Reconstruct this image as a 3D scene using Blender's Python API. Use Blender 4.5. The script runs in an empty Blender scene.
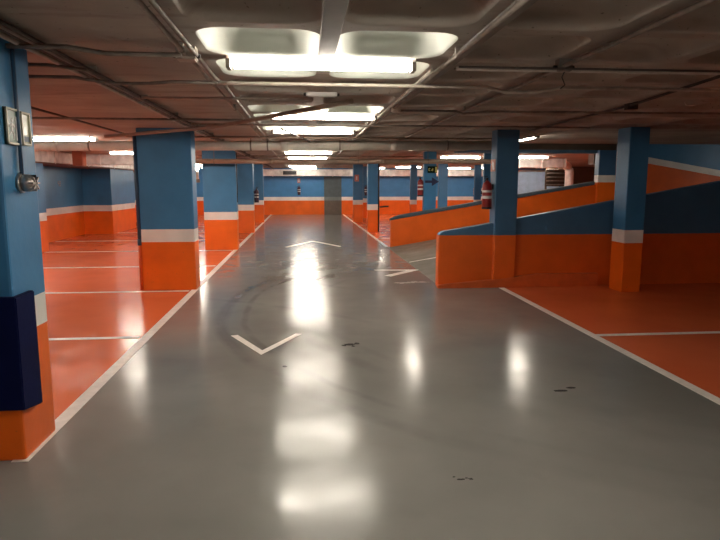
import bpy, bmesh, math, random
from mathutils import Matrix, Vector
random.seed(7)
SC = bpy.context.scene
COL = SC.collection

# ---------------------------------------------------------------- camera
TH = math.atan(86/600.0)
PS = math.atan(57.5*math.cos(TH)/600.0)
fw = Vector((math.sin(PS)*math.cos(TH), math.cos(PS)*math.cos(TH), -math.sin(TH)))
rt = Vector((math.cos(PS), -math.sin(PS), 0)); up = rt.cross(fw)
cam = bpy.data.objects.new('camera', bpy.data.cameras.new('camera')); COL.objects.link(cam)
cam.data.sensor_width = 36; cam.data.lens = 30; cam.data.clip_end = 200; cam.data.clip_start = .02
cam.matrix_world = Matrix(((rt.x, up.x, -fw.x, 0), (rt.y, up.y, -fw.y, 0), (rt.z, up.z, -fw.z, 1.5), (0, 0, 0, 1)))
SC.camera = cam

# ---------------------------------------------------------------- world and exposure
W = bpy.data.worlds.new('world'); SC.world = W; W.use_nodes = True
W.node_tree.nodes['Background'].inputs[0].default_value = (1, .85, .7, 1)
W.node_tree.nodes['Background'].inputs[1].default_value = 0.0
vs = SC.view_settings
vs.view_transform = 'Standard'; vs.look = 'None'; vs.gamma = 1; vs.use_curve_mapping = False
vs.exposure = 1.5
TUBE = 26.0          # radiance of the fluorescent tubes
SC.cycles.max_bounces = 8; SC.cycles.diffuse_bounces = 5; SC.cycles.sample_clamp_indirect = 6

# ---------------------------------------------------------------- materials
def newmat(name):
    m = bpy.data.materials.new(name); m.use_nodes = True
    return m, m.node_tree, m.node_tree.nodes['Principled BSDF']

def N(nt, typ, **kw):
    n = nt.nodes.new(typ)
    for k, v in kw.items(): setattr(n, k, v)
    return n

def noise(nt, scale, detail=4, vec=None, stretch=None):
    n = N(nt, 'ShaderNodeTexNoise'); n.inputs['Scale'].default_value = scale; n.inputs['Detail'].default_value = detail
    if vec is None:
        g = N(nt, 'ShaderNodeNewGeometry'); vec = g.outputs['Position']
    if stretch:
        mp = N(nt, 'ShaderNodeMapping'); mp.inputs['Scale'].default_value = stretch
        nt.links.new(vec, mp.inputs[0]); vec = mp.outputs[0]
    nt.links.new(vec, n.inputs['Vector'])
    return n.outputs['Fac']

def mrange(nt, src, a, b, c, d):
    m = N(nt, 'ShaderNodeMapRange'); m.inputs[1].default_value = a; m.inputs[2].default_value = b
    m.inputs[3].default_value = c; m.inputs[4].default_value = d
    nt.links.new(src, m.inputs[0]); return m.outputs[0]

def math_(nt, op, a, b=None):
    m = N(nt, 'ShaderNodeMath', operation=op)
    for i, v in enumerate((a, b)):
        if v is None: continue
        if isinstance(v, (int, float)): m.inputs[i].default_value = v
        else: nt.links.new(v, m.inputs[i])
    return m.outputs[0]

def mix(nt, fac, a, b, mode='MIX'):
    m = N(nt, 'ShaderNodeMix', data_type='RGBA', blend_type=mode)
    if isinstance(fac, (int, float)): m.inputs[0].default_value = fac
    else: nt.links.new(fac, m.inputs[0])
    for i, v in ((6, a), (7, b)):
        if isinstance(v, tuple): m.inputs[i].default_value = (*v[:3], 1)
        else: nt.links.new(v, m.inputs[i])
    return m.outputs[2]

def bump(nt, bsdf, h, strength=.2, dist=.01):
    b = N(nt, 'ShaderNodeBump'); b.inputs['Strength'].default_value = strength; b.inputs['Distance'].default_value = dist
    nt.links.new(h, b.inputs['Height']); nt.links.new(b.outputs[0], bsdf.inputs['Normal'])

def simple(name, col, rough=.5, metal=0, var=.12, scale=6, bmp=.1, spec=.5):
    m, nt, b = newmat(name)
    f = noise(nt, scale)
    c = mix(nt, mrange(nt, f, .3, .7, 0, 1), tuple(x*(1-var) for x in col), tuple(min(1, x*(1+var)) for x in col))
    nt.links.new(c, b.inputs['Base Color'])
    b.inputs['Roughness'].default_value = rough; b.inputs['Metallic'].default_value = metal
    b.inputs['Specular IOR Level'].default_value = spec
    if bmp: bump(nt, b, noise(nt, scale*8), bmp, .004)
    return m

def emis(name, col, s):
    m, nt, b = newmat(name)
    b.inputs['Base Color'].default_value = (.9, .9, .9, 1)
    b.inputs['Emission Color'].default_value = (*col, 1); b.inputs['Emission Strength'].default_value = s
    return m

ORANGE = (.88, .145, .006); WHITE = (.86, .83, .79); BLUE = (.045, .205, .42)
NAVYB = (.055, .155, .28)

def banded(name, cuts, cols, axis_slope=None, rough=.42):
    """paint in horizontal bands; cuts are heights, cols one more than cuts; axis_slope tilts the bands along X"""
    m, nt, b = newmat(name)
    g = N(nt, 'ShaderNodeNewGeometry'); s = N(nt, 'ShaderNodeSeparateXYZ'); nt.links.new(g.outputs['Position'], s.inputs[0])
    z = s.outputs[2]
    if axis_slope:
        z = math_(nt, 'SUBTRACT', z, math_(nt, 'MULTIPLY', s.outputs[0], axis_slope))
    z = math_(nt, 'ADD', z, mrange(nt, noise(nt, 9), 0, 1, -.004, .004))
    c = cols[0]
    for k, cut in enumerate(cuts):
        c = mix(nt, math_(nt, 'GREATER_THAN', z, cut), c, cols[k+1])
    dirt = mrange(nt, noise(nt, 3.0, 6), .25, .75, .84, 1.05)
    d = mix(nt, 1.0, c, (1, 1, 1), 'MULTIPLY')
    hs = N(nt, 'ShaderNodeHueSaturation'); nt.links.new(d, hs.inputs['Color']); nt.links.new(dirt, hs.inputs['Value'])
    # small scuffs and chips
    sc = mrange(nt, noise(nt, 38, 3), .70, .74, 0, .55)
    lowm = mrange(nt, s.outputs[2], .0, .7, 1, .25)
    c2 = mix(nt, math_(nt, 'MULTIPLY', sc, lowm), hs.outputs[0], (.07, .05, .04))
    nt.links.new(c2, b.inputs['Base Color'])
    b.inputs['Roughness'].default_value = rough
    b.inputs['Specular IOR Level'].default_value = .4
    bump(nt, b, noise(nt, 22, 5), .25, .006)
    return m

M = {}
M['band'] = banded('paint_banded', [.69, .87], [ORANGE, WHITE, BLUE])
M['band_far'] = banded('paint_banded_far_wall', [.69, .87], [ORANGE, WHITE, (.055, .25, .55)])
M['ramp_near'] = banded('paint_ramp_near', [.765], [(.74, .12, .01), NAVYB], rough=.5)
M['ramp_col'] = banded('paint_ramp_column', [.765], [(.74, .12, .01), (.05, .15, .28)], rough=.5)
M['ramp_far'] = banded('paint_ramp_far', [9], [(.76, .12, .008), NAVYB])
M['blue'] = banded('paint_blue', [-1], [BLUE, BLUE])
M['down'] = banded('paint_down_ramp', [2.0+8.31*.165, 2.15+8.31*.165], [(.74, .12, .01), WHITE, BLUE], axis_slope=-.165)
M['high'] = banded('paint_high_column', [1.54, 1.71], [ORANGE, WHITE, (.05, .14, .28)])
M['beam'] = simple('paint_beam_blue', (.05, .12, .2), .6)
M['cap'] = simple('paint_grey_cap', (.06, .09, .12), .75)
M['slate'] = simple('paint_slate', (.05, .08, .12), .5)
M['line'] = simple('paint_line', (.86, .82, .76), .35, var=.1, scale=14)
M['steel'] = simple('galvanised_conduit', (.20, .17, .145), .6, .2, var=.3, scale=11)
M['steel_light'] = simple('pale_conduit', (.42, .37, .32), .5, .1, var=.2, scale=11)
M['dark_pipe'] = simple('dark_conduit', (.055, .042, .035), .6, .1, var=.3)
M['bluepipe'] = simple('painted_pipe', (.045, .15, .29), .4)
M['bluepipe_dark'] = simple('painted_pipe_dark', (.03, .08, .15), .4)
M['orangepipe'] = simple('painted_pipe_orange', (.7, .1, .008), .4)
M['drain'] = simple('drain_pipe_pale', (.52, .49, .43), .4, var=.18, scale=3)
M['drain_brown'] = simple('drain_pipe_brown', (.26, .19, .14), .45, var=.2, scale=3)
M['duct'] = simple('duct_foil', (.80, .80, .77), .38, .15, var=.22, scale=5, bmp=.9)
M['rust'] = simple('rusty_edge', (.14, .06, .035), .7)
M['black'] = simple('black_plastic', (.012, .012, .014), .4)
M['stain'] = simple('stain_dark', (.02, .018, .016), .8, spec=.1)
M['navy'] = simple('navy_foam', (.002, .005, .045), .85, var=.1, bmp=.3, spec=.12)
M['red'] = simple('extinguisher_red', (.24, .012, .012), .3)
M['ext_dark'] = simple('extinguisher_dark', (.05, .01, .03), .35)
M['paper'] = simple('label_paper', (.7, .68, .66), .5)
M['chrome'] = simple('cast_metal', (.42, .40, .38), .3, .85)
M['frame'] = simple('sign_frame_cream', (.50, .48, .36), .35)
M['green'] = simple('sign_green', (.008, .065, .03), .3, var=.3)
M['greenlit'] = simple('sign_black_green', (.01, .03, .012), .2)
M['signcream'] = simple('sign_cream', (.42, .42, .28), .18)
M['signyellow'] = simple('sign_pale_yellow', (.6, .65, .2), .4)
M['pink'] = simple('sign_faded_red', (.5, .2, .15), .5)
M['arrow'] = simple('arrow_navy', (.006, .012, .06), .5)
M['boxplastic'] = simple('box_grey_plastic', (.45, .40, .34), .5)
M['housing'] = simple('lamp_housing_white', (.62, .60, .56), .4)
M['brown'] = simple('louvre_brown', (.07, .05, .035), .6)
M['board'] = simple('board_grey', (.08, .11, .12), .35)
M['boardband'] = simple('board_band', (.16, .20, .20), .35)
M['boardlow'] = simple('board_low', (.12, .09, .07), .35)
M['tube'] = emis('fluorescent_tube', (1.0, .91, .78), TUBE)
M['eglow'] = simple('coffer_lamp_glow', (.52, .55, .50), .6, var=.1, scale=3)  # paler bowls beside the lamps; the lamp glow is put into the colour

def concrete():
    m, nt, b = newmat('ceiling_concrete')
    f = noise(nt, 1.1, 6)
    c = mix(nt, mrange(nt, f, .35, .65, 0, 1), (.30, .27, .235), (.43, .39, .34))
    f2 = noise(nt, .7, 8, stretch=(1, 1, .2))
    c = mix(nt, mrange(nt, f2, .52, .72, 0, .6), c, (.35, .26, .20))
    sp = mrange(nt, noise(nt, 30, 3), .68, .72, 0, .6)
    c = mix(nt, sp, c, (.05, .035, .03))
    c = mix(nt, mrange(nt, noise(nt, 3.3, 6, stretch=(.5, 2.2, 1)), .56, .74, 0, .45), c, (.13, .10, .08))
    # one patch of bare plaster over the right-hand bays, with its own outline
    g = N(nt, 'ShaderNodeNewGeometry'); s = N(nt, 'ShaderNodeSeparateXYZ'); nt.links.new(g.outputs['Position'], s.inputs[0])
    nn = noise(nt, 2.2, 5)
    dx = math_(nt, 'ABSOLUTE', math_(nt, 'SUBTRACT', s.outputs[0], 4.75)); dy = math_(nt, 'ABSOLUTE', math_(nt, 'SUBTRACT', s.outputs[1], 5.72))
    dd = math_(nt, 'ADD', math_(nt, 'ADD', math_(nt, 'MULTIPLY', dx, .55), math_(nt, 'MULTIPLY', dy, 2.2)), nn)
    c = mix(nt, mrange(nt, dd, .96, .9, 0, 1), c, (.85, .78, .70))
    nt.links.new(c, b.inputs['Base Color']); b.inputs['Roughness'].default_value = .8
    b.inputs['Specular IOR Level'].default_value = .25
    bump(nt, b, noise(nt, 14, 8), .35, .01)
    return m
M['concrete'] = concrete()

def floor_mat(name, ca, cb, tyre=False, r0=.13, r1=.26):
    m, nt, b = newmat(name)
    f = noise(nt, .9, 7)
    c = mix(nt, mrange(nt, f, .35, .68, 0, 1), ca, cb)
    g = N(nt, 'ShaderNodeNewGeometry')
    if tyre:
        wn = noise(nt, .5, 3)
        sp_ = N(nt, 'ShaderNodeSeparateXYZ'); nt.links.new(g.outputs['Position'], sp_.inputs[0]); lim = mrange(nt, sp_.outputs[0], .1, 1.1, .8, .12)
        for (cx, cy, r, w, k) in ((4.4, 7.3, 5.35, .10, .42), (4.4, 7.3, 5.10, .05, .4), (4.5, 7.4, 4.75, .10, .3), (4.3, 7.2, 4.2, .06, .25),
                                  (-4.0, 2.5, 6.1, .08, .25), (.2, 13.6, 1.3, .10, .45), (.3, 13.9, 1.75, .10, .35), (.3, 14.2, 2.0, .05, .4), (2.6, 11.0, 3.1, .10, .3)):
            v = N(nt, 'ShaderNodeVectorMath', operation='DISTANCE'); nt.links.new(g.outputs['Position'], v.inputs[0]); v.inputs[1].default_value = (cx, cy, 0)
            d = math_(nt, 'ADD', v.outputs['Value'], mrange(nt, wn, 0, 1, -.12, .12))
            d = math_(nt, 'ABSOLUTE', math_(nt, 'SUBTRACT', d, r))
            k1 = math_(nt, 'MULTIPLY', mrange(nt, d, w*.3, w, k, 0), lim)
            k1 = math_(nt, 'MULTIPLY', k1, mrange(nt, noise(nt, 1.7, 5), .36, .58, 0, 1))
            c = mix(nt, k1, c, tuple(x*.25 for x in ca))
    st = mrange(nt, noise(nt, 2.2, 4), .6, .85, 0, .3 if tyre else .12)
    c = mix(nt, st, c, tuple(x*.55 for x in ca))
    nt.links.new(c, b.inputs['Base Color'])
    rr = mrange(nt, noise(nt, 3.2, 8), .3, .7, r0, r1)
    nt.links.new(rr, b.inputs['Roughness'])
    b.inputs['Specular IOR Level'].default_value = .24
    h = math_(nt, 'ADD', noise(nt, 2.5, 3), math_(nt, 'MULTIPLY', noise(nt, 45, 4), .10))
    bump(nt, b, h, .11, .012)
    return m
M['floor'] = floor_mat('floor_grey_epoxy', (.188, .187, .173), (.24, .237, .221), True, .13, .23)
M['floor_orange'] = floor_mat('floor_orange_epoxy', (.72, .145, .05), (.80, .175, .062), False, .13, .22)
M['ramp_floor'] = floor_mat('ramp_grey', (.13, .12, .10), (.18, .165, .14), False, .4, .6)

# ---------------------------------------------------------------- mesh helpers
def link(name, bm, mats, parent=None, smooth=False, keep=False):
    me = bpy.data.meshes.new(name)
    if not keep: bmesh.ops.recalc_face_normals(bm, faces=bm.faces)
    bm.to_mesh(me); bm.free()
    if not isinstance(mats, (list, tuple)): mats = [mats]
    for m in mats: me.materials.append(m)
    if smooth:
        for p in me.polygons: p.use_smooth = True
    o = bpy.data.objects.new(name, me); COL.objects.link(o)
    if parent: o.parent = parent
    return o

def box(bm, x0, x1, y0, y1, z0, z1, bev=0, mi=0):
    t = bmesh.new()
    v = [t.verts.new((x, y, z)) for x in (x0, x1) for y in (y0, y1) for z in (z0, z1)]
    for f in ((0, 1, 3, 2), (4, 6, 7, 5), (0, 4, 5, 1), (2, 3, 7, 6), (0, 2, 6, 4), (1, 5, 7, 3)):
        t.faces.new([v[i] for i in f])
    bmesh.ops.recalc_face_normals(t, faces=t.faces)
    if bev: bmesh.ops.bevel(t, geom=t.edges[:], offset=bev, segments=2, profile=.6, affect='EDGES')
    merge(bm, t, mi)

def merge(bm, t, mi=0):
    mp = {v: bm.verts.new(v.co) for v in t.verts}
    for f in t.faces:
        nf = bm.faces.new([mp[v] for v in f.verts]); nf.material_index = mi; nf.smooth = f.smooth
    t.free()

def tube(bm, pts, r, seg=8, cap=True, mi=0):
    pts = [Vector(p) for p in pts]; rings = []
    rs = r if isinstance(r, (list, tuple)) else [r]*len(pts)
    for i, p in enumerate(pts):
        d = (pts[min(i+1, len(pts)-1)]-pts[max(i-1, 0)]).normalized()
        a = Vector((0, 0, 1)) if abs(d.z) < .9 else Vector((0, 1, 0))
        u = d.cross(a).normalized(); w = u.cross(d)
        rings.append([bm.verts.new(p+(u*math.cos(2*math.pi*k/seg)+w*math.sin(2*math.pi*k/seg))*rs[i]) for k in range(seg)])
    for a, b in zip(rings, rings[1:]):
        for k in range(seg):
            f = bm.faces.new((a[k], a[(k+1) % seg], b[(k+1) % seg], b[k])); f.material_index = mi; f.smooth = True
    if cap:
        for r_ in (rings[0][::-1], rings[-1]):
            f = bm.faces.new(r_); f.material_index = mi

def prism(bm, poly, axis, a, b, bev=0, mi=0):
    """extrude a 2D outline: axis 'y' -> poly is (x,z), 'z' -> (x,y), 'x' -> (y,z)"""
    t = bmesh.new()
    def P(u, v, w): return {'y': (u, w, v), 'z': (u, v, w), 'x': (w, u, v)}[axis]
    A = [t.verts.new(P(u, v, a)) for u, v in poly]; B = [t.verts.new(P(u, v, b)) for u, v in poly]
    t.faces.new(A); t.faces.new(B[::-1]); n = len(poly)
    for k in range(n): t.faces.new((A[k], B[k], B[(k+1) % n], A[(k+1) % n]))
    bmesh.ops.recalc_face_normals(t, faces=t.faces)
    if bev: bmesh.ops.bevel(t, geom=t.edges[:], offset=bev, segments=2, affect='EDGES')
    merge(bm, t, mi)

def struct(o): o['kind'] = 'structure'; return o
def tag(o, label, cat, group=None):
    o['label'] = label; o['category'] = cat
    if group: o['group'] = group
    return o
def empty(name, loc, label, cat, group=None):
    o = bpy.data.objects.new(name, None); COL.objects.link(o); o.location = loc; o.empty_display_size = .1
    return tag(o, label, cat, group)
def copy_tree(o, parent=None):
    c = o.copy(); COL.objects.link(c)
    if parent: c.parent = parent
    for ch in list(o.children): copy_tree(ch, c)
    return c
def sbox(name, mat, *a, bev=0):
    bm = bmesh.new(); box(bm, *a, bev=bev); return struct(link(name, bm, mat))

CEIL = 2.262

# ================================================================= SETTING
# floors
def slab(name, mat, poly, z=0, t=.1):
    bm = bmesh.new(); prism(bm, poly, 'z', z-t, z); return struct(link(name, bm, mat))
slab('floor', M['floor'], [(-1.58, 3.275), (-1.58, 30), (2.0, 30), (2.0, 14.2), (2.0, 8.62), (2.90, 8.62), (2.90, -6), (-6.6, -6), (-6.6, 3.275)])
slab('floor_left_bays', M['floor_orange'], [(-6.6, 3.275), (-1.58, 3.275), (-1.58, 30), (-6.6, 30)])
slab('floor_right_bays', M['floor_orange'], [(2.90, -6), (9.2, -6), (9.2, 8.62), (2.90, 8.62)])
slab('floor_rear_bays', M['floor_orange'], [(2.0, 14.2), (14, 14.2), (14, 30), (2.0, 30)])
# ramp between its two side walls
bm = bmesh.new(); prism(bm, [(2.0, -.1), (2.0, 0), (13.2, 1.85), (13.2, 1.7), (3, -.1)], 'y', 8.62, 14.2); struct(link('floor_ramp', bm, M['ramp_floor']))

# walls
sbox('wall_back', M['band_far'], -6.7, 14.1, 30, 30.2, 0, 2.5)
sbox('wall_left', M['band'], -6.75, -6.55, -6.1, 30, 0, 2.5)
sbox('wall_behind_camera', M['band'], -6.7, 9.3, -6.2, -6, 0, 2.5)
sbox('wall_right', M['band'], 9.1, 9.3, -6, 8.45, 0, 2.5)
sbox('wall_rear_right', M['band'], 14, 14.2, 14.2, 30, 0, 2.5)
sbox('wall_ramp_end', M['blue'], 13.2, 13.4, 8.4, 14.4, 0, 2.8)
# pilasters on the left wall
for y0, y1 in ((13.55, 14.1), (18.8, 21.3)):
    sbox('wall_left_pilaster', M['band'], -6.56, -5.72, y0, y1, 0, 2.3, bev=.01)

# near side wall of the ramp: its top climbs to the right; rounded nose
def topz(x): return .80+.172*(x-1.94)
bm = bmesh.new()
poly = [(1.95, 0), (1.95, .735), (1.96, .775), (1.99, .805), (2.04, .822)] + [(x, topz(x)) for x in (2.3, 13.2)] + [(13.2, 0)]
prism(bm, poly, 'y', 8.5, 8.68, bev=.012)
struct(link('wall_ramp_near', bm, M['ramp_near']))
# sloping kerb at its foot
bm = bmesh.new()
prism(bm, [(1.93, 0), (1.93, .045), (2.9, .13), (3.4, .19), (4.35, .19), (4.35, 0)], 'y', 8.42, 8.52, bev=.008)
struct(link('trim_ramp_kerb', bm, simple('kerb_orange', (.62, .11, .02), .55)))
# far side wall
bm = bmesh.new()
def top2(x): return .70+.166*(x-2.07)
prism(bm, [(2.07, 0), (2.07, .64), (2.10, .67)]+[(x, top2(x)-.04) for x in (2.3, 7.52)]+[(7.52, 0)], 'y', 14.1, 14.24, bev=.01)
struct(link('wall_ramp_far', bm, M['ramp_far']))
bm = bmesh.new()
prism(bm, [(2.05, .645), (2.07, .69), (2.14, .72)]+[(x, top2(x)+.035) for x in (2.3, 7.05)]+[(7.05, top2(7.05)-.045), (2.3, top2(2.3)-.045)], 'y', 14.07, 14.27, bev=.012)
struct(link('trim_ramp_coping', bm, M['cap']))
# wall of the descending ramp further right
bm = bmesh.new(); box(bm, 7.56, 13.2, 14.05, 14.25, 0, 2.7, bev=.01); struct(link('wall_ramp_down', bm, M['down']))

# ceiling: waffle slab with rounded coffers
PX, PY, X0, Y0 = .73, .73, .15, 3.09
def _depth(white): return 1.0 if white else .55  # white: coffer beside a lamp, carrying the glow-lightened colour
GLOW_CELLS = {(-1, 0), (0, 0), (-1, 1), (0, 1), (-1, 4), (0, 4), (-1, 5), (0, 5), (-1, 7), (0, 7), (-1, 6), (0, 6)}
def waffle():
    bm = bmesh.new(); Q = 6
    def rr(hx, hy, r, z, cx, cy):
        out = []
        for k, (sx, sy) in enumerate(((1, 1), (-1, 1), (-1, -1), (1, -1))):
            for q in range(Q):
                a = math.pi/2*(k+q/(Q-1))
                out.append((cx+sx*(hx-r)+r*math.cos(a), cy+sy*(hy-r)+r*math.sin(a), z))
        return out
    for i in range(-1, 11):
        for j in range(-9, 37):
            xa = X0+PX*i; ya = Y0+PY*j
            if i >= 5 and ya+PY > 8.9: continue
            if j > 20 and i > 2: continue
            cx, cy = xa+PX/2, ya+PY/2
            hx, hy = PX/2, PY/2
            # outer square ring matched to the rounded one
            inner = rr(hx-.045, hy-.045, .15, CEIL, cx, cy)
            outer = []
            for (x, y, z) in inner:
                dx, dy = x-cx, y-cy
                s = max(abs(dx)/hx, abs(dy)/hy)
                outer.append((cx+dx/s, cy+dy/s, CEIL))
            # force square corners
            for k in range(4):
                idx = k*Q+Q//2
                sx, sy = ((1, 1), (-1, 1), (-1, -1), (1, -1))[k]
                outer[idx] = (cx+sx*hx, cy+sy*hy, CEIL)
            kz = _depth((i, j) in GLOW_CELLS)
            rings = [outer, inner,
                     rr(hx-.055, hy-.055, .15, CEIL+kz*.02, cx, cy),
                     rr(hx-.085, hy-.085, .15, CEIL+kz*.10, cx, cy),
                     rr(hx-.13, hy-.13, .14, CEIL+kz*.16, cx, cy),
                     rr(hx-.20, hy-.20, .10, CEIL+kz*.185, cx, cy)]
            V = [[bm.verts.new(p) for p in r] for r in rings]
            mi = 1 if (i, j) in GLOW_CELLS else 0
            n = len(inner)
            for ri in range(len(V)-1):
                for k in range(n):
                    f = bm.faces.new((V[ri][k], V[ri+1][k], V[ri+1][(k+1) % n], V[ri][(k+1) % n]))
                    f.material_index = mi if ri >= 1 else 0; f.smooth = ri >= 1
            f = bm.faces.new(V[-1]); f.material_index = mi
    bmesh.ops.remove_doubles(bm, verts=bm.verts, dist=.0005)
    bmesh.ops.recalc_face_normals(bm, faces=bm.faces)
    return struct(link('ceiling', bm, [M['concrete'], M['eglow']], keep=True))
waffle()
XL = X0+PX*-1
def flat(name, x0, x1, y0, y1, z0=CEIL, z1=CEIL+.25):
    return sbox(name, M['concrete'], x0, x1, y0, y1, z0, z1)
flat('ceiling_left', -6.75, XL, -6.2, 30.2)
flat('ceiling_behind', XL, 9.3, -6.2, Y0+PY*-9)
flat('ceiling_rear', X0+PX*3, X0+PX*5, Y0+PY*21, 30.2)
flat('ceiling_rear_right', X0+PX*5, 14.2, 14.2, 30.2)
flat('ceiling_right_edge', X0+PX*11, 9.3, Y0+PY*-9, 8.86)
flat('ceiling_back_edge', XL, X0+PX*3, Y0+PY*37, 30.2)
flat('ceiling_ramp', X0+PX*5, 13.4, 8.5, 14.4, 2.455, 2.8)
sbox('ceiling_ramp_edge', M['concrete'], X0+PX*5, 13.4, 8.72, 8.9, 2.28, 2.62)
sbox('ceiling_ramp_side', M['concrete'], X0+PX*5-.15, X0+PX*5, 8.9, 14.1, 2.262, 2.7)
flat('ceiling_bay_edge', X0+PX*5, 9.3, Y0+PY*7, 8.88)
flat('ceiling_bay_end', 9.3, 13.4, 8.3, 8.9)
sbox('ceiling_beam', M['brown'], X0+PX*5, 13.2, 14.1, 14.45, 2.31, 2.6)
sbox('ceiling_beam_lower', M['beam'], X0+PX*5-.15, 7.6, 14.12, 14.42, 2.235, 2.31)

sbox('ceiling_dark_cover', M['brown'], 7.5, 13.9, 15.1, 15.4, 2.0, 2.262)  # dark beam added to cover rear ceiling that comes out too bright
# grey banded door on the far wall, standing in for a blurred upright shape
bm = bmesh.new(); box(bm, 1.06, 1.92, 29.95, 30.0, .0, .69, mi=0); box(bm, 1.06, 1.92, 29.95, 30.0, .69, .87, mi=1); box(bm, 1.06, 1.92, 29.95, 30.0, .87, 1.86, mi=2)
struct(link('board_1', bm, [M['boardlow'], M['boardband'], M['board']]))

# ================================================================= COLUMNS
def column(x0, x1, y0, y1, mat, label, top=CEIL, bev=.015):
    bm = bmesh.new(); box(bm, x0, x1, y0, y1, 0, top, bev=bev)
    return tag(link('painted_column', bm, mat), label, 'column', 'painted concrete columns')
column(-2.30, -1.53, 3.27, 3.68, M['band'], 'nearest column, with the navy foam guard and exit sign')
column(-2.265, -1.53, 8.65, 8.98, M['band'], 'broad blue, white and orange column with a painted drain pipe on its edge, second along the left bays')
column(-2.24, -1.50, 13.95, 14.28, M['band'], 'third column along the left bays, right behind the broad one')
column(-2.10, -1.51, 18.8, 19.15, M['band'], 'fourth column along the left bays, dark extinguisher on its lane side')
column(-2.10, -1.53, 23.9, 24.2, M['band'], 'farthest column along the left bays, near the back wall')
column(2.0, 2.38, 23.85, 24.15, M['band'], 'farther of two banded columns right of the lane, small red sign on it')
column(2.40+.25, 2.92, 26.5, 26.8, M['band'], 'dark distant column peeping out right behind the far-right pair')
column(2.03, 2.35, 18.8, 19.1, M['band'], 'nearer of two banded columns right of the lane, dark pipe on its side')
column(2.89, 3.19, 14.28, 14.45, M['blue'], 'blue column behind the far ramp wall with the navy arrow on it')
column(4.30, 4.56, 23.9, 24.1, M['band'], 'pale blue distant column just left of the arrow column')
column(4.28, 4.57, 18.8, 18.95, M['blue'], 'plain blue column just right of the arrow column')
column(6.92, 7.19, 23.9, 24.05, M['band'], 'pale blue distant column right of the ceiling lamps beyond the ramp')
column(4.42, 4.66, 14.5, 14.6, M['blue'], 'dark blue column half hidden behind the red extinguisher column')
column(2.75, 3.08, 8.44, 8.70, M['ramp_col'], 'column built into the near ramp wall, large red extinguisher on it')
column(4.41, 4.69, 7.88, 8.22, M['band'], 'slim free-standing column with white band in front of the near ramp wall')
bm = bmesh.new(); box(bm, 7.09, 7.52, 14.0, 14.22, 0, 2.3, bev=.012)
tag(link('painted_column', bm, M['high']), 'column at the end of the ramp opening with a high white band', 'column', 'painted concrete columns')

# ================================================================= FLOOR MARKINGS
def flatpoly(name, poly, label, cat, group=None, z=.0005, t=.0025, mat=None):
    bm = bmesh.new(); prism(bm, poly, 'z', z, z+t); return tag(link(name, bm, mat or M['line']), label, cat, group)
def strip(p, q, w):
    p, q = Vector(p), Vector(q); n = (q-p).normalized(); n = Vector((-n.y, n.x))*w/2
    return [tuple(p+n), tuple(q+n), tuple(q-n), tuple(p-n)]
flatpoly('lane_line', strip((-1.555, 3.25), (-1.555, 30), .09), 'long white lane line running past the left columns', 'line')
flatpoly('lane_line', strip((2.87, -6), (2.87, 8.4), .085), 'white lane line edging the right-hand orange bay', 'line')
flatpoly('lane_line', strip((2.0, 14.24), (2.0, 29.9), .08), 'white lane line beside the two far right columns', 'line')
LB = ['nearest', 'second', 'third', 'fourth', 'fifth', 'sixth', 'seventh']
for k, y in enumerate((5.95, 8.56, 11.2, 13.84, 16.45, 19.2, 21.8)):
    flatpoly('parking_line', strip((-6.5, y), (-1.62, y), .075), LB[k]+' white bay line across the left orange floor', 'line', 'white bay lines on the left', z=.001)
for k, y in enumerate((5.60, 3.0)):
    flatpoly('parking_line', strip((2.915, y), (8.9, y), .075), ['white bay line across the right orange floor', 'white bay line nearest the viewer on the right'][k], 'line', z=.001)
for k, y in enumerate((16.6, 19.4, 22.0)):
    flatpoly('parking_line', strip((2.05, y), (7, y), .06), ['nearest', 'middle', 'farthest'][k]+' bay line beyond the far ramp wall', 'line', 'bay lines beyond the ramp', z=.001)
flatpoly('floor_arrow', [(-.385, 5.22), (-.03, 5.93), (-.09, 5.95), (-.385, 5.36), (-.665, 5.95), (-.73, 5.93)], 'white V-shaped chevron, nearest mark on the grey lane', 'floor marking')
flatpoly('floor_arrow', [(.26, 16.0), (.92, 14.5), (.86, 14.4), (.26, 15.82), (-.38, 14.4), (-.44, 14.5)], 'distant white chevron pointing up the grey lane', 'floor marking')
flatpoly('floor_arrow', [(1.24, 10.42), (2.05, 10.36), (1.42, 9.62), (1.33, 9.72), (1.80, 10.26), (1.25, 10.32)], 'thin white arrow head pointing at the ramp mouth', 'floor marking')
# scuffed paint in front of the ramp nose
bm = bmesh.new()
for k in range(16):
    x = 1.42+.45*random.random(); y = 8.95+(x-1.4)*.25+random.uniform(-.07, .07); a, b = random.uniform(.02, .09), random.uniform(.006, .025)
    prism(bm, [(x-a, y-b), (x, y-b*1.3), (x+a, y), (x+a*.6, y+b), (x-a*.4, y+b*1.4)], 'z', .0004, .002)
tag(link('paint_scuff', bm, simple('scuff_paint', (.4, .38, .35), .5)), 'broken white paint scuff in front of the ramp wall nose', 'floor marking')
# line on the ramp surface
def rz(x): return (x-2.0)*1.85/11.2
bm = bmesh.new()
prism(bm, [(2.03, rz(2.03)+.001), (13, rz(13)+.001), (13, rz(13)+.004), (2.03, rz(2.03)+.004)], 'y', 11.3, 11.37)
tag(link('lane_line', bm, M['line']), 'white line climbing the grey ramp between its walls', 'line')
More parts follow.
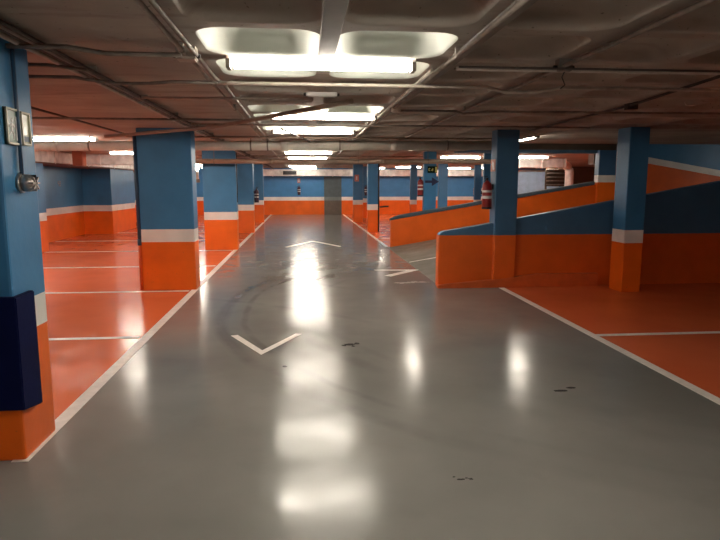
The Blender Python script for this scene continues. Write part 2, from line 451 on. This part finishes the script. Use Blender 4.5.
# dark gouges and spots on the grey floor
def stain(cx, cy, bits, lab):
    bm = bmesh.new()
    for (dx, dy, a, b) in bits:
        pts = []
        for k in range(12):
            t = k*math.pi/6; r = random.uniform(.6, 1.15); pts.append((cx+dx+a*r*math.cos(t), cy+dy+b*r*math.sin(t)))
        prism(bm, pts, 'z', .0008, .0022)
    tag(link('floor_stain', bm, M['stain']), lab, 'stain')
stain(.42, 5.49, [(0, 0, .06, .03), (.07, .03, .03, .04), (-.05, -.03, .03, .02), (.03, -.06, .02, .02)], 'dark worn gouge right of the near chevron')
stain(.79, 2.83, [(0, 0, .022, .008), (.03, .012, .012, .006), (-.03, .03, .008, .006), (.05, .0, .012, .01)], 'small dark gouge at the very front of the grey lane')
stain(1.86, 4.07, [(0, 0, .05, .022), (.1, .05, .04, .02)], 'dark double smear on the grey floor near the right lane line')
stain(-.17, 4.85, [(0, 0, .022, .022)], 'tiny dark speck left of the central glare')

# ================================================================= CEILING SERVICES
def run(name, pts, r, mat, label, cat='conduit', clips=0, seg=8, group=None):
    """a conduit with pipe clips up to the slab"""
    bm = bmesh.new(); tube(bm, pts, r, seg)
    o = tag(link(name, bm, mat), label, cat, group)
    if clips:
        p, q = Vector(pts[0]), Vector(pts[-1])
        for k in range(clips):
            c = p.lerp(q, (k+.5)/clips); bm = bmesh.new()
            box(bm, c.x-.012, c.x+.012, c.y-.012, c.y+.012, c.z-r*1.15, CEIL+.005, bev=.002)
            link('clip', bm, M['steel'], o)
    return o
G1 = 'long conduits under the slab running down the garage'
zc = 2.218
# a pair with a cable tray at x=-1.37
t = empty('cable_tray', (-1.40, 2, zc), 'thick doubled conduit tray running down the garage above the left columns', 'cable tray')
for nm, dx, r, mt, dz in (('rail', -.045, .016, 'steel_light', 0), ('rail', .035, .013, 'steel', 0), ('cable', -.005, .012, 'dark_pipe', .01), ('cable', .06, .010, 'dark_pipe', .005)):
    bm = bmesh.new(); tube(bm, [(dx, -4, dz), (dx, 3, dz), (dx, 10, dz), (dx, 27, dz)], r); link(nm, bm, M[mt], t)
for k in range(20):
    bm = bmesh.new(); box(bm, -.07, .07, -.4+k*1.3, -.37+k*1.3, .012, CEIL-zc+.003); link('bracket', bm, M['steel'], t)
run('conduit', [(-.64, -3, zc), (-.64, 28, zc)], .013, M['steel_light'], 'pale conduit running down the garage left of the lit coffers', clips=12, group=G1)
run('conduit', [(-.585, -3, zc), (-.585, 4.3, zc), (-.56, 4.6, zc), (-.56, 12, zc)], .012, M['steel'], 'thinner grey conduit close beside the pale one left of the lit coffers', group=G1)
run('conduit', [(.88, -3, zc), (.88, 28, zc)], .013, M['steel'], 'grey conduit running down the garage right of the lit coffers', clips=12, group=G1)
run('conduit', [(.83, 3.9, zc), (.83, 12, zc)], .010, M['steel_light'], 'thin pale conduit just right of the lit coffers past the round box', group=G1)
run('conduit', [(1.61, -3, zc), (1.61, 13, zc)], .014, M['steel'], 'thick pale conduit running down the garage over the right half of the lane', clips=8, group=G1)
run('conduit', [(1.655, -3, zc+.02), (1.655, 13, zc+.02)], .011, M['dark_pipe'], 'dark cable clipped alongside the thick pale conduit', group=G1)
run('conduit', [(2.75, 3.0, 2.242), (3.12, 5.6, 2.242), (3.2, 8.4, 2.242)], .012, M['dark_pipe'], 'dark cable slanting over the right bay to the ramp column', group=G1)
run('conduit', [(-2.55, 4, zc), (-2.55, 9.2, zc)], .012, M['dark_pipe'], 'thin dark cable over the left bays ending at the broad column', group=G1)
run('conduit', [(-4.2, 5, zc), (-4.2, 14, zc)], .012, M['dark_pipe'], 'thin dark cable above the lamps of the left bays', group=G1)
G2 = 'conduits crossing the slab from side to side'
run('conduit', [(-1.50, 3.36, 2.20), (-1.2, 3.36, 2.20), (-1.05, 3.5, 2.20), (-.65, 3.5, 2.20)], .013, M['steel'], 'grey conduit from the nearest column to the small junction box', group=G2)
run('conduit', [(-6.4, 3.86, 2.20), (-1.5, 3.86, 2.20), (-1.3, 3.95, 2.19)], .011, M['steel'], 'grey conduit meeting the tray just behind the nearest column', group=G2)
run('conduit', [(-6.4, 4.2, 2.20), (-1.5, 4.28, 2.20), (-1.3, 4.45, 2.19), (-1.05, 4.42, 2.19), (-.9, 4.40, 2.20), (-.58, 4.40, 2.20)], .012, M['steel'], 'bent pale conduit hopping over the tray on the left', group=G2)
run('conduit', [(-.66, 4.42, 2.20), (.9, 4.42, 2.20), (1.35, 4.42, 2.20), (1.5, 4.5, 2.18), (1.75, 4.5, 2.18), (1.9, 4.40, 2.20), (9, 4.40, 2.20)], .013, M['steel_light'], 'bright conduit crossing right behind the nearest lit coffers', group=G2)
run('conduit', [(.95, 3.74, 2.20), (9, 3.66, 2.20)], .013, M['steel_light'], 'pale conduit crossing the right half in line with the nearest lamp', group=G2)
run('conduit', [(.95, 3.69, 2.20), (9, 3.62, 2.20)], .007, M['dark_pipe'], 'black cable on the near side of the right-hand pale conduit', group=G2)
run('conduit', [(-1.3, 5.2, 2.20), (.1, 5.2, 2.20)], .011, M['steel_light'], 'pale conduit leading to the white box between lamps', group=G2)
run('conduit', [(.88, 5.88, 2.20), (1.5, 5.88, 2.20), (1.6, 6.0, 2.19), (1.8, 5.88, 2.20), (9, 5.7, 2.20)], .011, M['steel'], 'thin conduit from the round box across the right bays', group=G2)
run('conduit', [(-6.4, 6.9, 2.20), (-.6, 6.9, 2.20)], .012, M['steel'], 'rusty grey conduit crossing the left bays before the broad column', group=G2)
run('conduit', [(-1.3, 7.4, 2.20), (3.6, 7.4, 2.20)], .010, M['steel'], 'thin conduit crossing the lane before the third lamp', group=G2)
for k, y in enumerate((9.4, 11.1, 12.4, 15.6, 18.2, 21.4)):
    run('conduit', [(-2.6, y, 2.20), (3.4, y, 2.20)], .014, M['steel' if k % 2 else 'drain_brown'], ['first', 'second', 'third', 'fourth', 'fifth', 'sixth'][k]+' dull conduit across the lane beyond the third lamp', group=G2)
run('slanted_pipe', [(-2.62, 8.5, 2.13), (-1.0, 7.2, 2.15), (.42, 5.15, 2.185)], .022, M['drain_brown'], 'brown pipe slanting from the broad column up to the white box', 'pipe')
run('conduit', [(-.25, 7.55, 2.165), (.12, 9.7, 2.165)], .012, M['dark_pipe'], 'dark cable slanting under the third lamp', group=G2)
# flat strip on the centre rib
bm = bmesh.new(); box(bm, .10, .20, -3, 3.74, CEIL-.022, CEIL+.002, bev=.003); box(bm, .105, .108, -3, 3.7, CEIL-.026, CEIL-.022)
tag(link('cable_trunking', bm, simple('trunking_brown', (.16, .14, .12), .6)), 'flat trunking along the centre rib up to the nearest lamp', 'trunking')
bm = bmesh.new(); box(bm, .90, .98, -3, 5.6, CEIL-.012, CEIL+.002, bev=.003)
tag(link('cable_trunking', bm, simple('trunking_brown', (.15, .13, .11), .6)), 'flat trunking along the rib right of the lit coffers', 'trunking')
# wire under junction
run('cable', [(1.64, 3.72, 2.22), (1.62, 3.74, 2.16), (1.66, 3.78, 2.12), (1.64, 3.8, 2.10)], .004, M['black'], 'short black wire end dangling from the junction over the lane', 'cable')

def jbox(x, y, z, sx, sy, sz, mat, label):
    r = empty('junction_box', (x, y, z), label, 'junction box')
    bm = bmesh.new(); box(bm, -sx, sx, -sy, sy, -sz, CEIL-z+.001, bev=.005); link('body', bm, mat, r)
    bm = bmesh.new(); box(bm, -sx*.9, sx*.9, -sy*.9, sy*.9, -sz-.006, -sz, bev=.002); link('lid', bm, mat, r)
    for s in (-1, 1):
        bm = bmesh.new(); tube(bm, [(s*sx, 0, 0), (s*(sx+.02), 0, 0)], .012); link('gland', bm, M['black'], r)
jbox(-.64, 3.60, 2.215, .055, .05, .02, M['boxplastic'], 'grey box hanging on the conduit left of the nearest lamp')
jbox(.17, 5.22, 2.245, .13, .03, .012, M['housing'], 'long white box on the centre rib between first and second lamps')
jbox(1.62, 3.72, 2.215, .045, .03, .02, M['steel'], 'dark box where thick and crossing conduits meet over the lane')
r = empty('junction_box', (.90, 5.85, 2.215), 'round pale box right of the second lamp', 'junction box')
bm = bmesh.new(); tube(bm, [(0, 0, -.03), (0, 0, .066)], .045, 16); link('body', bm, M['boxplastic'], r)
bm = bmesh.new(); tube(bm, [(0, 0, -.036), (0, 0, -.03)], .038, 16); link('lid', bm, M['boxplastic'], r)
r = empty('junction_box', (3.15, 5.65, 2.225), 'small dark box on the slanting cable over the right bay', 'junction box')
bm = bmesh.new(); box(bm, -.05, .05, -.04, .04, -.02, .056, bev=.006); link('body', bm, M['dark_pipe'], r)

# large pipes across the hall
def bigpipe(pts, rad, mat, label, joints, hangers):
    bm = bmesh.new(); tube(bm, pts, rad, 20); o = tag(link('drain_pipe', bm, mat), label, 'pipe')
    a, b = Vector(pts[0]), Vector(pts[-1]); d = (b-a).normalized()
    for t in joints:
        c = a.lerp(b, t); bm = bmesh.new(); tube(bm, [c-d*.06, c+d*.06], rad*1.1, 20); link('coupling', bm, mat, o)
    for t in hangers:
        c = a.lerp(b, t); bm = bmesh.new(); tube(bm, [c-d*.012, c+d*.012], rad*1.12, 20); tube(bm, [c+Vector((0, 0, rad)), Vector((c.x, c.y, CEIL+.01))], .006)
        link('hanger', bm, M['steel'], o)
bigpipe([(-5.66, 10.0, 2.08), (3.3, 10.0, 2.14)], .075, M['drain'], 'fat pale drain pipe crossing the whole hall under the slab', (.2, .37, .6, .8), (.1, .26, .44, .54, .57, .7, .9))
bigpipe([(-3.1, 13.55, 1.99), (4.8, 13.55, 2.01)], .052, M['drain_brown'], 'slimmer brown pipe crossing behind the fat pale drain pipe', (.3, .62), (.15, .42, .55, .75))
# duct on the back wall
def duct(name_label, x0, x1, y0, y1, z0, z1, seams, axis='x', rim=None):
    r = empty('ventilation_duct', ((x0+x1)/2, y0, z0), name_label, 'duct'); L = r.location
    bm = bmesh.new(); box(bm, x0-L.x, x1-L.x, y0-L.y, y1-L.y, 0, z1-z0, bev=.02); link('duct_body', bm, M['duct'], r)
    for k in range(seams):
        t = (k+.5)/seams; bm = bmesh.new()
        if axis == 'x': c = x0+(x1-x0)*t-L.x; box(bm, c-.015, c+.015, y0-L.y-.02, y1-L.y+.005, -.02, z1-z0+.01)
        else: c = y0+(y1-y0)*t-L.y; box(bm, x0-L.x-.005, x1-L.x+.02, c-.015, c+.015, -.02, z1-z0+.01)
        link('flange', bm, M['duct'], r)
    if rim:
        bm = bmesh.new(); box(bm, *rim); link('rim', bm, M['rust'], r)
    return r
d = duct('silver air duct along the top of the back wall', -3.6, 13.8, 29.3, 29.9, 1.88, 2.2, 12)
bm = bmesh.new()
for k in range(5): box(bm, -6.0+0, -5.4, -.03, .0, .07+k*.035, .085+k*.035)
box(bm, -6.02, -5.38, -.012, .0, .06, .24)
link('grille', bm, M['black'], d)
duct('silver air duct along the top of the left wall above the bay numbers', -6.55, -5.7, 9.2, 29, 1.98, 2.25, 9, 'y', (-.44, .44, 0, 19.8, -.03, .0))
duct('silver cross duct over the left bays behind the second left lamp', -5.66, -3.1, 16.4, 16.9, 2.0, 2.26, 3)
# rusty box hung below the left duct
bm = bmesh.new(); box(bm, -5.38, -5.16, 14.9, 15.2, 1.93, 2.28, bev=.01)
tag(link('hanging_box', bm, simple('box_terracotta', (.35, .10, .05), .6)), 'small terracotta box beside the silver duct over the left bays', 'box')
# duct behind the ramp opening with an elbow turning down
r = empty('ventilation_duct', (5.3, 17.5, 1.98), 'silver duct with a downward elbow seen through the ramp opening', 'duct')
bm = bmesh.new(); box(bm, 0, 2.35, -.2, .2, 0, .26, bev=.02); link('duct_body', bm, M['duct'], r)
bm = bmesh.new()
pts = [(2.3, 0, .13)]+[(2.35+.3*math.sin(a), 0, -.17+.3*math.cos(a)) for a in [k*math.pi/16 for k in range(9)]]+[(2.65, 0, -1.2), (2.65, 0, -1.98)]
tube(bm, pts, .125, 16); link('elbow', bm, M['duct'], r)
for k in range(4):
    bm = bmesh.new(); box(bm, .3+k*.7, .33+k*.7, -.27, .27, -.02, .26); link('flange', bm, M['duct'], r)
# brown louvre panel and dark opening behind the ramp
r = empty('louvre_panel', (8.45, 20.5, 1.42), 'dark brown slatted panel behind the duct elbow', 'louvre')
bm = bmesh.new(); box(bm, 0, 1.9, 0, .04, 0, .68); link('backing', bm, M['brown'], r)
for k in range(5):
    bm = bmesh.new(); box(bm, .04, .85, -.06, 0, .04+k*.13, .075+k*.13, bev=.004); link('slat', bm, M['steel'], r)
for s in (0.0, 1.85):
    bm = bmesh.new(); box(bm, s, s+.05, -.03, .03, -1.42, 0); link('post', bm, M['brown'], r)
# light blue partition behind it
sbox('wall_rear_partition', simple('paint_pale_blue', (.34,.48,.66), .5), 6.9, 9.6, 22.0, 22.2, 0, 1.95)
# vertical drop duct and lamp seen between left columns
# ================================================================= LAMPS
def make_lamp(L=1.15, twin=True):
    r = empty('batten_lamp', (0, 0, 0), '', 'lamp', 'fluorescent batten lamps')
    bm = bmesh.new(); prism(bm, [(-.05, 0), (-.03, -.028), (.03, -.028), (.05, 0)], 'x', -L/2, L/2); link('housing', bm, M['housing'], r)
    for s in ((-1, 1) if twin else (0,)):
        bm = bmesh.new(); tube(bm, [(-L/2+.04, s*.03, -.05), (L/2-.04, s*.03, -.05)], .016, 10); link('tube', bm, M['tube'], r)
    for e in (-1, 1):
        bm = bmesh.new(); box(bm, e*(L/2)-.022 if e > 0 else -L/2-.004, e*(L/2)+.004 if e > 0 else -L/2+.022, -.05, .05, -.074, -.02, bev=.004)
        link('end_cap', bm, M['steel'], r)
    return r
proto = make_lamp(); used = False
def lamp(x, y, z, rz, label):
    global used
    o = proto if not used else copy_tree(proto); used = True
    o.location = (x, y, z); o.rotation_euler = (0, 0, rz); o['label'] = label
    return o
H = math.pi/2
C1 = CEIL+.003
lamp(.13, 3.84, C1, 0, 'nearest glowing lamp across the pair of bright coffers')
lamp(.24, 6.72, C1, 0, 'second glowing lamp over the lane counted from the viewer')
lamp(.16, 8.60, C1, 0, 'third glowing lamp over the lane, beside the slanting cable')
lamp(.15, 11.6, C1, 0, 'lamp over the lane tucked behind the fat drain pipe')
lamp(.15, 14.5, C1, 0, 'thin glowing lamp between the two crossing pipes')
lamp(.15, 17.4, C1, 0, 'lamp over the lane tucked behind the slim brown pipe')
lamp(.15, 20.5, C1, 0, 'lamp over the lane two before the back wall')
lamp(.0, 25.2, C1, 0, 'bright lamp over the lane closest to the back wall')
lamp(.3, -3.2, C1, 0, 'added unseen lamp over the lane at the very end of the hall away from the ramp')  # extra lamp behind the viewer, added to lift the near column and floor
lamp(.5, 1.6, C1, 0, 'added unseen lamp over the first stretch of grey lane, before the bright coffers')  # unseen, put just above the view to brighten foreground and nearest column
lamp(.5, -1.0, C1, 0, 'added unseen lamp over the lane, next to last before the near end')  # unseen, put behind the viewer to throw light on the nearest column
lamp(-3.95, 10.5, C1, 0, 'big bright lamp over the left bays in front of the pale pipe')
lamp(-2.95, 11.8, C1, 0, 'lamp over the left bays hidden behind the broad column')
lamp(-3.95, 14.9, C1, 0, 'lamp over the left bays half hidden by the broad column')
lamp(-4.1, 8.4, C1, 0, 'lamp over the left bays just behind the nearest column')
lamp(-3.9, 4.75, C1, 0, 'lamp over the first left bay hidden by the nearest column')
lamp(-3.9, 20.0, C1, 0, 'lamp over the left bays beyond the broad column')
lamp(3.2, 27.6, C1, 0, 'added lamp near the back wall right of the grey door')  # added to brighten the back wall
lamp(-4.0, 28.2, C1, 0, 'added lamp tight against the back wall duct on the left')  # added so the left end of the back wall is brighter
lamp(7.2, 27.6, C1, 0, 'added lamp near the back wall beyond the ramp')  # added for more light on the far right of the back wall
lamp(.1, 28.1, C1, 0, 'added lamp in front of the back wall duct above the lone extinguisher')  # added so the back wall and its duct come out brighter
lamp(-3.9, 24.0, C1, 0, 'lamp over the left bays closest to the back wall')
lamp(2.25, 12.0, C1, H, 'lamp over the ramp mouth behind the fat pipe')
lamp(4.55, 12.1, 2.458, H, 'small glint of a lamp above the ramp just right of the extinguisher column')
lamp(4.35, 16.5, C1, 0, 'lamp beyond the ramp just right of the arrow column')
lamp(5.0, 19.6, C1, 0, 'lamp beyond the ramp left of the extinguisher column')
lamp(6.2, 16.3, C1, 0, 'bright lamp in the ramp opening above the silver duct')
lamp(8.2, 20.4, C1, 0, 'added lamp behind the silver duct, brightening the pale partition')  # added out of sight to light up the partition
lamp(4.6, 26.2, C1, 0, 'distant lamp left of the arrow column')
lamp(8.3, 26.8, C1, 0, 'distant lamp behind the partition beyond the ramp')
lamp(12.2, 11.5, 2.458, 0, 'lamp high over the ramp behind the slim column')
# wall lantern glimpsed between left columns
r = empty('emergency_lamp', (-3.72, 22.0, 1.55), 'upright lantern glowing between the broad column and the third column', 'lamp')
bm = bmesh.new(); box(bm, -.09, .09, -.06, .06, 0, .12, bev=.01); link('base', bm, M['steel'], r)
bm = bmesh.new(); tube(bm, [(0, 0, .12), (0, 0, .5)], .06, 12); link('stem', bm, M['boxplastic'], r)
bm = bmesh.new(); tube(bm, [(0, 0, .48), (0, 0, .62)], [.09, .11], 12); link('globe', bm, M['tube'], r)
bm = bmesh.new(); tube(bm, [(0, 0, .62), (0, 0, .735)], .02, 8); link('rod', bm, M['steel'], r)

# ================================================================= FIXTURES ON COLUMNS
# drain pipe on the broad column's edge, and others
def pipe_on(name, x, y, r, z0, z1, mat, label, lowmat=None, cut=.69):
    root = empty(name, (x, y, z0), label, 'pipe')
    bm = bmesh.new(); tube(bm, [(0, 0, (cut-z0) if lowmat else 0), (0, 0, z1-z0)], r, 14); link('upper_pipe', bm, mat, root)
    if lowmat:
        bm = bmesh.new(); tube(bm, [(0, 0, 0), (0, 0, cut-z0)], r, 14); link('lower_pipe', bm, lowmat, root)
        bm = bmesh.new(); tube(bm, [(0, 0, cut-z0-.05), (0, 0, cut-z0+.04)], r*1.2, 14); link('collar', bm, M['bluepipe_dark'], root)
pipe_on('downpipe', -2.30, 8.72, .03, 0, 2.2, M['bluepipe_dark'], 'painted drain pipe standing against the broad column', M['orangepipe'])
pipe_on('downpipe', 2.375, 18.95, .04, 0, 2.2, M['black'], 'dark pipe standing against the nearer far-right column')
pipe_on('downpipe', -1.50, 14.1, .018, 1.08, 2.2, M['black'], 'thin black pipe ending half way down the third left column')
# pipe with an elbow beside the dark pipe
run('pipe_stub', [(2.42, 18.9, .78), (2.6, 18.9, .80), (2.7, 18.9, .80)], .025, M['black'], 'black pipe stub sticking out of the dark downpipe', 'pipe')

# nearest column: foam guard
bm = bmesh.new()
prism(bm, [(-2.34, 3.225), (-1.495, 3.225), (-1.495, 3.45), (-1.529, 3.45), (-1.529, 3.269), (-2.34, 3.269)], 'z', .30, .915, bev=.006)
for v in bm.verts:
    if v.co.z < .45: v.co.z -= .22*max(0, min(1, (v.co.y-3.25)/.27))*.25
tag(link('foam_guard', bm, M['navy']), 'navy foam corner guard wrapped on the nearest column', 'bumper guard')
# conduit down the nearest column
run('conduit', [(-1.515, 3.455, 1.53), (-1.515, 3.455, 2.26)], .011, M['bluepipe_dark'], 'blue painted conduit running down the nearest column to the alarm')
# exit signs
XS = -1.53
def framed(y0, y1, z0, z1, face, label):
    r = empty('wall_sign', (XS, y0, z0), label, 'sign'); w, h = y1-y0, z1-z0; e = .012
    bm = bmesh.new(); box(bm, 0, .012, 0, w, 0, h); link('panel', bm, face, r)
    bm = bmesh.new()
    for a in ((0, .02, 0, w, 0, e), (0, .02, 0, w, h-e, h), (0, .02, 0, e, 0, h), (0, .02, w-e, w, 0, h)): box(bm, *a, bev=.002)
    link('frame', bm, M['frame'], r); return r
s = framed(3.325, 3.475, 1.705, 1.895, M['green'], 'green emergency exit sign with running figure on the nearest column')
bm = bmesh.new()   # running figure and doorway
def blob(pts): prism(bm, pts, 'x', .0121, .0135)
blob([(.060, .118), (.072, .118), (.076, .130), (.066, .138), (.057, .130)])
blob([(.050, .070), (.070, .075), (.075, .112), (.055, .112)])
blob([(.070, .100), (.095, .088), (.098, .096), (.074, .112)])
blob([(.055, .108), (.030, .098), (.034, .088), (.056, .098)])
blob([(.050, .072), (.062, .074), (.036, .050), (.022, .034), (.016, .042)])
blob([(.058, .074), (.070, .076), (.088, .056), (.086, .028), (.076, .028), (.077, .052)])
blob([(.105, .025), (.135, .025), (.135, .150), (.105, .150)])
link('pictogram', bm, M['paper'], s)
s = framed(3.495, 3.60, 1.71, 1.89, M['signcream'], 'cream framed notice beside the exit sign')
bm = bmesh.new(); box(bm, .0121, .0135, .02, .09, .02, .05); link('print', bm, M['slate'], s)
# alarm bell
r = empty('alarm_sounder', (XS, 3.455, 1.505), 'round metal alarm sounder below the exit sign', 'alarm')
bm = bmesh.new(); tube(bm, [(0, 0, 0), (.02, 0, 0)], .052, 20); link('base', bm, M['chrome'], r)
bm = bmesh.new(); tube(bm, [(.02, 0, 0), (.055, 0, 0), (.075, 0, 0), (.082, 0, 0)], [.046, .046, .036, .018], 20); link('dome', bm, M['chrome'], r)
bm = bmesh.new()
for k in range(8):
    a = k*math.pi/4; box(bm, .06, .088, -.004, .004, .012, .044)
    for v in bm.verts[-8:] if False else []: pass
for k in range(7):
    t = bmesh.new(); box(t, .06, .088, -.004, .004, .012, .044); bmesh.ops.rotate(t, verts=t.verts, cent=(0, 0, 0), matrix=Matrix.Rotation((k+1)*math.pi/4, 3, 'X')); merge(bm, t)
link('fin', bm, M['chrome'], r)

# fire extinguishers
def make_ext(body):
    r = empty('fire_extinguisher', (0, 0, 0), '', 'fire extinguisher', 'wall fire extinguishers')
    bm = bmesh.new(); tube(bm, [(0, 0, 0), (0, 0, .015), (0, 0, .03), (0, 0, .33), (0, 0, .37), (0, 0, .395), (0, 0, .41)], [.06, .066, .07, .07, .058, .03, .02], 20); link('cylinder', bm, body, r)
    bm = bmesh.new(); tube(bm, [(0, 0, .41), (0, 0, .45)], .016, 10); box(bm, -.012, .012, -.05, .012, .44, .452); box(bm, -.012, .012, -.055, .0, .465, .475); link('valve', bm, M['black'], r)
    bm = bmesh.new(); tube(bm, [(-.015, -.0, .44), (-.06, -.01, .42), (-.082, -.01, .34), (-.083, -.01, .2), (-.078, -.01, .1)], .009, 8); link('hose', bm, M['black'], r)
    bm = bmesh.new(); tube(bm, [(0, 0, .15), (0, 0, .19)], .0712, 20, False); tube(bm, [(0, 0, .24), (0, 0, .27)], .0712, 20, False); link('paper_label', bm, M['paper'], r)
    bm = bmesh.new(); tube(bm, [(0, 0, 0), (0, 0, .03)], .0715, 20, False); link('foot', bm, M['black'], r)
    bm = bmesh.new(); box(bm, -.03, .03, .065, .085, .28, .36); link('bracket', bm, M['black'], r)
    return r
ep = make_ext(M['red']); ed = make_ext(M['ext_dark'])
ext_spots = [((2.665, 8.57, 1.14), H*3, 'big red extinguisher on the column built into the ramp wall'),
             ((2.825, 14.38, 1.21), H*3, 'red extinguisher beside the navy arrow column'),
             ((-1.425, 19.0, .93), H, 'dark extinguisher on the fourth left column'),
             ((-.17, 29.92, .97), 0, 'extinguisher hanging alone on the back wall'),
             ((2.78, 26.42, 1.0), 0, 'extinguisher behind the pair of far-right columns')]
for k, (p, rz_, lab) in enumerate(ext_spots):
    o = ep if k == 0 else ed if k == 2 else copy_tree(ep if k < 2 else ed)
    o.location = p; o.rotation_euler = (0, 0, rz_); o['label'] = lab
# rotate: bracket points local +Y towards its wall

# small signs
def plate(x0, x1, y, z0, z1, mat, label, name='wall_sign', face='front'):
    r = empty(name, ((x0+x1)/2, y, z0), label, 'sign'); w = (x1-x0)/2
    bm = bmesh.new(); box(bm, -w, w, -.01, 0, 0, z1-z0, bev=.002); link('panel', bm, mat, r); return r
s = plate(2.97, 3.2, 14.28, 1.76, 1.92, M['greenlit'], 'dark green exit sign on the arrow column')
bm = bmesh.new()
for a in ((-.09, -.075, .05, .11), (-.075, -.05, .095, .11), (-.075, -.05, .05, .065), (-.02, -.005, .05, .08), (-.005, .02, .075, .09), (.005, .02, .05, .11)): box(bm, a[0], a[1], -.012, -.01, a[2], a[3])
link('pictogram', bm, M['signyellow'], s)
bm = bmesh.new(); box(bm, .07, .12, -.0125, -.01, .015, .145); link('strip', bm, M['signyellow'], s)
bm = bmesh.new(); prism(bm, [(2.915, 1.525), (2.915, 1.585), (3.08, 1.585), (3.08, 1.66), (3.25, 1.555), (3.08, 1.45), (3.08, 1.525)], 'y', 14.268, 14.279)
tag(link('direction_arrow', bm, M['arrow']), 'navy arrow pointing right on the blue column', 'sign')
s = plate(2.05, 2.22, 23.85, 1.60, 1.86, M['pink'], 'small faded red sign on the farther far-right column')
bm = bmesh.new(); box(bm, -.03, .02, -.012, -.01, .06, .2); link('print', bm, M['paper'], s)
s = plate(-.25, -.11, 30, 1.55, 1.78, M['pink'], 'faded pink sign above the back wall extinguisher')
bm = bmesh.new(); box(bm, -.04, .04, -.012, -.01, .05, .18); link('print', bm, M['paper'], s)
# sign on the left face of the extinguisher column
r = empty('wall_sign', (2.75, 8.48, 1.68), 'faded pale extinguisher sign above the big red extinguisher', 'sign')
bm = bmesh.new(); box(bm, -.006, 0, 0, .2, 0, .17); link('panel', bm, M['pink'], r)
bm = bmesh.new(); prism(bm, [(.03, .03), (.09, .02), (.15, .10), (.12, .15), (.06, .12)], 'x', -.008, -.006); link('print', bm, M['paper'], r)
# little bright box on the coping
r = empty('switch_box', (8.9, 29.95, .95), 'small white box with dark window on the back wall beyond the ramp', 'box')
bm = bmesh.new(); box(bm, -.3, .3, -.08, 0, 0, .35, bev=.01); link('body', bm, M['paper'], r)
bm = bmesh.new(); box(bm, .02, .2, -.085, -.08, .02, .2); link('window', bm, M['black'], r)
# bay numbers painted as small pale marks on the left wall
def digits(y, z, h, pattern, label):
    bm = bmesh.new(); w = h*.55; t = h*.13
    seg = {'a': (0, w, h-t, h), 'b': (w-t, w, h/2, h), 'c': (w-t, w, 0, h/2), 'd': (0, w, 0, t), 'e': (0, t, 0, h/2), 'f': (0, t, h/2, h), 'g': (0, w, h/2-t/2, h/2+t/2)}
    for k, d in enumerate(pattern):
        for c in d:
            a = seg[c]; box(bm, 0, .003, y+k*w*1.4+a[0], y+k*w*1.4+a[1], z+a[2], z+a[3])
    o = link('bay_number', bm, simple('number_paint', (.34, .28, .28), .5)); o.location.x = -6.55
    return tag(o, label, 'number')
digits(17.0, 1.44, .14, ['bcfg', 'abdeg'], 'small pale bay number high on the left wall before the pilaster')
digits(22.7, 1.46, .14, ['bcfg', 'abcdg'], 'small pale bay number high on the left wall beyond the pilaster')
